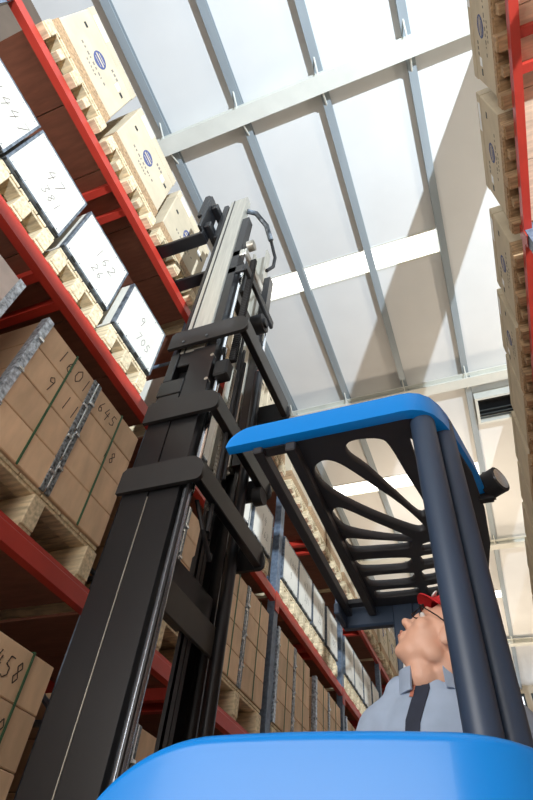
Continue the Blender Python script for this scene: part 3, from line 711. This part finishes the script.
# ------------------------------------------------------------------ driver
def remesh(bm, name, m, parent, vox=.006, it=6, fac=.5):
    me = bpy.data.meshes.new(name); bmesh.ops.recalc_face_normals(bm, faces=bm.faces[:]); bm.to_mesh(me); bm.free()
    o = bpy.data.objects.new(name, me); COL.objects.link(o)
    r = o.modifiers.new('r', 'REMESH'); r.mode = 'VOXEL'; r.voxel_size = vox
    s = o.modifiers.new('s', 'SMOOTH'); s.iterations = it; s.factor = fac
    upd()
    me2 = bpy.data.meshes.new_from_object(o.evaluated_get(bpy.context.evaluated_depsgraph_get()))
    o.modifiers.clear(); o.data = me2; bpy.data.meshes.remove(me)
    me2.materials.clear(); me2.materials.append(MT[m])
    for p in me2.polygons: p.use_smooth = True
    o.name = name
    if parent: o.parent = parent
    return o
PER = empty('person', (-.15, 1.50, 0), 'driver in red cap and grey-blue jacket looking up at the mast', 'person')
PO = Vector((-.15, 1.50, 0))
fw = Vector((-.76, -.14, .74)).normalized()
sidev = fw.cross(Vector((0, 0, 1))).normalized()
upv = sidev.cross(fw)
HR = Matrix((sidev, fw, upv)).transposed()          # columns: head right, forward, up
HC = Vector((-.108, 1.47, CZ+.652))-PO
def hp(x, y, z): return HC + HR @ Vector((x, y, z))
def he(bm, c, r, sub=3): ell(bm, hp(*c), r, HR, sub)
bm = bmesh.new()
he(bm, (0, -.012, .035), (.075, .095, .088)); he(bm, (0, .034, -.03), (.061, .060, .085)); he(bm, (0, .044, -.085), (.043, .044, .033))
he(bm, (0, .070, -.100), (.024, .018, .018)); he(bm, (0, .03, -.095), (.036, .05, .022))
for s in (-1, 1):
    he(bm, (s*.044, .004, -.06), (.017, .032, .026)); he(bm, (s*.040, .058, -.022), (.025, .026, .026))
    he(bm, (s*.013, .094, -.034), (.010, .013, .009)); he(bm, (s*.074, -.008, -.008), (.009, .022, .033)); he(bm, (s*.08, -.014, .0), (.007, .016, .022))
he(bm, (0, .088, .0), (.011, .018, .032)); he(bm, (0, .107, -.028), (.014, .017, .013))
he(bm, (0, .080, .028), (.048, .016, .012)); he(bm, (0, .090, -.06), (.024, .012, .008)); he(bm, (0, .088, -.074), (.02, .012, .009))
neck0 = Vector((.0, .02, CZ+.555)) + Vector((.005, -.02, 0))
capsule(bm, hp(0, -.04, -.05), neck0, .050, .060); capsule(bm, hp(0, .022, -.085), neck0+Vector((-.030, -.035, .01)), .038, .046)
# trunk, arms, legs (mostly inside the clothes)
def W3(x, y, z): return Vector((x, y, z))
sh = CZ+.51
ell(bm, (0, .02, sh-.14), (.14, .09, .18), None, 3); ell(bm, (0, .04, .90), (.13, .10, .2), None, 3); ell(bm, (0, .06, .82), (.15, .12, .09), None, 3)
capsule(bm, (-.12, .02, sh-.045), (.12, .02, sh-.045), .04, .04)
HAND = []
for s, el, wr in ((-1, (-.23, -.05, sh-.27), (-.24, -.27, sh-.27)), (1, (.2, -.02, sh-.28), (.15, -.24, sh-.3))):
    shp = (s*.145, .02, sh-.06)
    capsule(bm, shp, el, .040, .034); capsule(bm, el, wr, .036, .024)
    w3 = Vector(wr); dirv = (w3-Vector(el)).normalized(); sd = dirv.cross(Vector((0, 0, 1))).normalized()
    ell(bm, w3+dirv*.045, (.036, .046, .016), None, 2)
    for k, ln in enumerate((.062, .072, .068, .052)):
        b0 = w3+dirv*.08+sd*((k-1.5)*.020); m1 = b0+dirv*ln*.55+Vector((0, 0, -.006)); e1 = m1+dirv*ln*.35+Vector((0, 0, -.022))
        capsule(bm, b0, m1, .0085, .008, 8); capsule(bm, m1, e1, .008, .007, 8)
    tb = w3+dirv*.02-sd*.03*s; capsule(bm, tb, tb+dirv*.035-sd*.025*s, .011, .009, 8); capsule(bm, tb+dirv*.035-sd*.025*s, tb+dirv*.06-sd*.03*s+Vector((0, 0, -.01)), .009, .008, 8)
for s in (-1, 1):
    k3 = (s*.10, -.30, .80); a3 = (s*.10, -.30, .53)
    capsule(bm, (s*.09, .04, .82), k3, .075, .055); capsule(bm, k3, a3, .052, .036); capsule(bm, a3, (s*.10, -.34, .47), .036, .034); capsule(bm, (s*.1, -.28, .462), (s*.10, -.36, .462), .034, .03)
body = remesh(bm, 'body', 'skin', PER, .005, 7, .5)
# jacket
bm = bmesh.new()
ell(bm, (0, .02, sh-.13), (.172, .125, .22), None, 3); ell(bm, (0, .04, .92), (.165, .135, .2), None, 3)
capsule(bm, (-.14, .02, sh-.035), (.14, .02, sh-.035), .062, .062)
capsule(bm, (-.09, .015, sh+.03), (.09, .015, sh+.03), .055, .055)
for s, el, wr in ((-1, (-.23, -.05, sh-.27), (-.245, -.24, sh-.27)), (1, (.2, -.02, sh-.28), (.16, -.21, sh-.3))):
    shp = (s*.155, .02, sh-.045)
    capsule(bm, shp, el, .064, .052); capsule(bm, el, wr, .052, .042)
for sg in (-1, 1): capsule(bm, (sg*.05, .012, sh+.03), (sg*.14, .02, sh-.035), .055, .062)
capsule(bm, (-.008, .0, sh-.03), (-.010, -.004, sh+.005), .082, .074)
jk = remesh(bm, 'jacket', 'jacket', PER, .007, 10, .5)
# trousers
bm = bmesh.new()
ell(bm, (0, .06, .82), (.17, .14, .10), None, 3)
for s in (-1, 1):
    k3 = (s*.10, -.30, .80); a3 = (s*.10, -.30, .57)
    capsule(bm, (s*.09, .04, .82), k3, .09, .068); capsule(bm, k3, a3, .066, .055)
remesh(bm, 'trousers', 'trouser', PER, .008, 4)
bm = bmesh.new()
for s in (-1, 1):
    capsule(bm, (s*.1, -.27, .463), (s*.1, -.37, .463), .041, .038)
remesh(bm, 'shoes', 'rubber', PER, .006, 3)
upd()
from mathutils.bvhtree import BVHTree
dg = bpy.context.evaluated_depsgraph_get()
def surf(o, origin, d):
    t = BVHTree.FromObject(o, dg); return t.ray_cast(Vector(origin), Vector(d))
def strip_on(o, pts, width, lift, name, m, parent, thick=.004):
    """cloth strip laid on the front (-Y side) of o along (x,z) points"""
    t = BVHTree.FromObject(o, dg); bm = bmesh.new(); rows = []
    for i, (x, z) in enumerate(pts):
        a = Vector(pts[max(0, i-1)]); b = Vector(pts[min(len(pts)-1, i+1)]); d = (b-a).normalized(); n = Vector((-d.y, d.x))
        row = []
        for f in (-1, 0, 1):
            q = Vector((x, z))+n*width/2*f
            h = t.ray_cast(Vector((q.x, -1., q.y)), Vector((0, 1, 0)))
            yv = h[0].y if h[0] else -.06
            row.append((bm.verts.new((q.x, yv-lift, q.y)), bm.verts.new((q.x, yv+thick, q.y))))
        rows.append(row)
    for r0, r1 in zip(rows, rows[1:]):
        for k in (0, 1):
            bm.faces.new((r0[k][0], r0[k+1][0], r1[k+1][0], r1[k][0]))
        bm.faces.new((r0[0][0], r1[0][0], r1[0][1], r0[0][1])); bm.faces.new((r0[2][0], r0[2][1], r1[2][1], r1[2][0]))
    o2 = finish(bm, name, m, parent); smooth_angle(o2, 40); return o2
strip_on(jk, [(-.03, sh+.055), (-.03, sh+.02), (-.045, sh-.02), (-.06, sh-.06), (-.065, sh-.1), (-.066, sh-.16), (-.066, sh-.24)], .036, .004, 'placket', 'navy', jk)
strip_on(jk, [(-.135, sh-.105), (-.09, sh-.098)], .008, .004, 'pocket_trim', 'navy', jk)
strip_on(jk, [(.0, sh-.098), (.06, sh-.098), (.11, sh-.105)], .008, .004, 'pocket_trim', 'navy', jk)
strip_on(jk, [(-.056, sh+.062), (-.052, sh+.03), (-.06, sh+.0)], .010, .005, 'shirt_edge', 'shirt', jk)
# striped inner collar
def collar(bm):
    c = neck0+Vector((-.004, -.004, .042))
    n = 40
    for k in range(-3, 24):
        a = 2*PI*k/n; a2 = a+2*PI/n*.55
        p = [Vector((math.cos(q)*rr, math.sin(q)*rr*.95, z)) for z, rr in ((-.012, .0795), (.03, .0775)) for q in (a, a2)]
        p += [v*1.04 for v in p]
        v = [bm.verts.new(c+q) for q in p]
        for f in ((0, 1, 3, 2), (4, 6, 7, 5), (0, 4, 5, 1), (2, 3, 7, 6), (0, 2, 6, 4), (1, 5, 7, 3)): bm.faces.new([v[i] for i in f])
def coat_collar(bm):
    n = 26; A = []
    for k in range(n+1):
        th = -PI/2-.55+(-2*PI+1.0)*k/n          # open towards the wearer's front
        fr = (1-math.cos(th+PI/2))/2
        row = []
        for z, rr in ((sh+.015, .092), (sh+.05, .088), (sh+.092-.02*(1-fr), .084)):
            row.append((-.010+math.cos(th)*rr, -.004+math.sin(th)*rr*.95, z))
        A.append([bm.verts.new(p) for p in row]+[bm.verts.new((-.010+(p[0]+.010)*.93, -.004+(p[1]+.004)*.93, p[2])) for p in row[::-1]])
    for p, q in zip(A, A[1:]):
        for k in range(6): bm.faces.new((p[k], p[(k+1) % 6], q[(k+1) % 6], q[k]))
    bm.faces.new(A[0]); bm.faces.new(A[-1][::-1])
part('collar', 'jacket', jk, coat_collar, 40)
def inner(bm):
    c = neck0+Vector((-.004, -.004, 0)); A = []
    for k in range(-4, 25):
        th = 2*PI*k/40; d = Vector((math.cos(th), math.sin(th)*.95, 0))
        A.append([bm.verts.new(c+d*r+Vector((0, 0, z))) for r, z in ((.079, 0), (.077, .072), (.073, .072), (.075, 0))])
    for p, q in zip(A, A[1:]):
        for k in range(4): bm.faces.new((p[k], p[(k+1) % 4], q[(k+1) % 4], q[k]))
    bm.faces.new(A[0]); bm.faces.new(A[-1][::-1])
part('inner_collar', 'navy', jk, inner, 40)
part('collar_stripes', 'white', jk, collar)
# cap: dome, brim, badge
def dome(bm):
    n, mrows = 28, 9; rings = []
    for i in range(mrows+1):
        ph = PI/2*i/mrows
        ring_ = []
        for k in range(n):
            th = 2*PI*k/n
            bulge = 1+.06*max(0, math.sin(th))*math.cos(ph)
            ring_.append(bm.verts.new(hp(.083*math.cos(th)*math.cos(ph), -.012+.104*math.sin(th)*math.cos(ph)*bulge, .050+.082*math.sin(ph)-.012*math.sin(th)*(1-i/mrows)*-1)))
        rings.append(ring_)
    for a, b in zip(rings, rings[1:]):
        for k in range(n): bm.faces.new((a[k], a[(k+1) % n], b[(k+1) % n], b[k]))
    bm.faces.new(rings[-1])
cap = part('cap', 'cap', PER, lambda bm: (dome(bm), bmesh.ops.remove_doubles(bm, verts=bm.verts[:], dist=.0005), bmesh.ops.solidify(bm, geom=bm.faces[:], thickness=.003)), 50)
def brim(bm):
    n = 16; up_, dn = [], []
    ins = []; outs = []
    for k in range(n+1):
        a = PI*(.08+.84*k/n)
        ins.append((.078*math.cos(a), -.012+.104*math.sin(a)))
        outs.append((.078*math.cos(a)*.98, .02+.112*math.sin(a)**.8))
    T = [[bm.verts.new(hp(x, y, .060+dz-.9*x*x)) for x, y in ins] for dz in (0, .004)]
    O = [[bm.verts.new(hp(x, y, .052+dz-1.6*x*x)) for x, y in outs] for dz in (0, .004)]
    for k in range(n):
        bm.faces.new((T[0][k], T[0][k+1], O[0][k+1], O[0][k])); bm.faces.new((T[1][k], O[1][k], O[1][k+1], T[1][k+1])); bm.faces.new((O[0][k], O[0][k+1], O[1][k+1], O[1][k]))
part('brim', 'cap', cap, brim, 50)
part('badge', 'white', cap, lambda bm: [ell(bm, hp(.012, .099, .083), (.02, .004, .014), HR, 2), ell(bm, hp(-.02, .097, .083), (.012, .004, .012), HR, 2)], 50)
part('hair', 'hair', PER, lambda bm: [ell(bm, hp(0, -.030, .030), (.0785, .083, .062), HR, 3)], 60)
for s in (-1, 1):
    e = part('eye', 'white', PER, lambda bm: ell(bm, hp(s*.031, .0795, .006), (.0125, .009, .007), HR, 3), 60)
    part('iris', 'hair', e, lambda bm: ell(bm, hp(s*.031, .0885, .008), (.006, .003, .006), HR, 2), 60)
part('lips', 'lip', PER, lambda bm: [ell(bm, hp(0, .0985, -.0605), (.020, .006, .0045), HR, 2), ell(bm, hp(0, .0965, -.0715), (.017, .006, .005), HR, 2)], 60)
part('eyebrows', 'hair', PER, lambda bm: [ell(bm, hp(s*.032, .0935, .026), (.018, .005, .004), HR, 2) for s in (-1, 1)], 60)
def specs(bm):
    for s in (-1, 1):
        pts = [hp(s*.034+.025*math.cos(2*PI*k/20), .103-.012*abs(math.cos(2*PI*k/20)), .006+.018*math.sin(2*PI*k/20)) for k in range(21)]
        tube(bm, pts, .0018, 6)
        tube(bm, [hp(s*.061, .098, .012), hp(s*.078, .04, .012), hp(s*.0825, -.01, .010), hp(s*.083, -.03, -.01)], .0018, 6)
    tube(bm, [hp(-.008, .108, .01), hp(.008, .108, .01)], .0018, 6)
part('glasses', 'lens', PER, specs, 50)
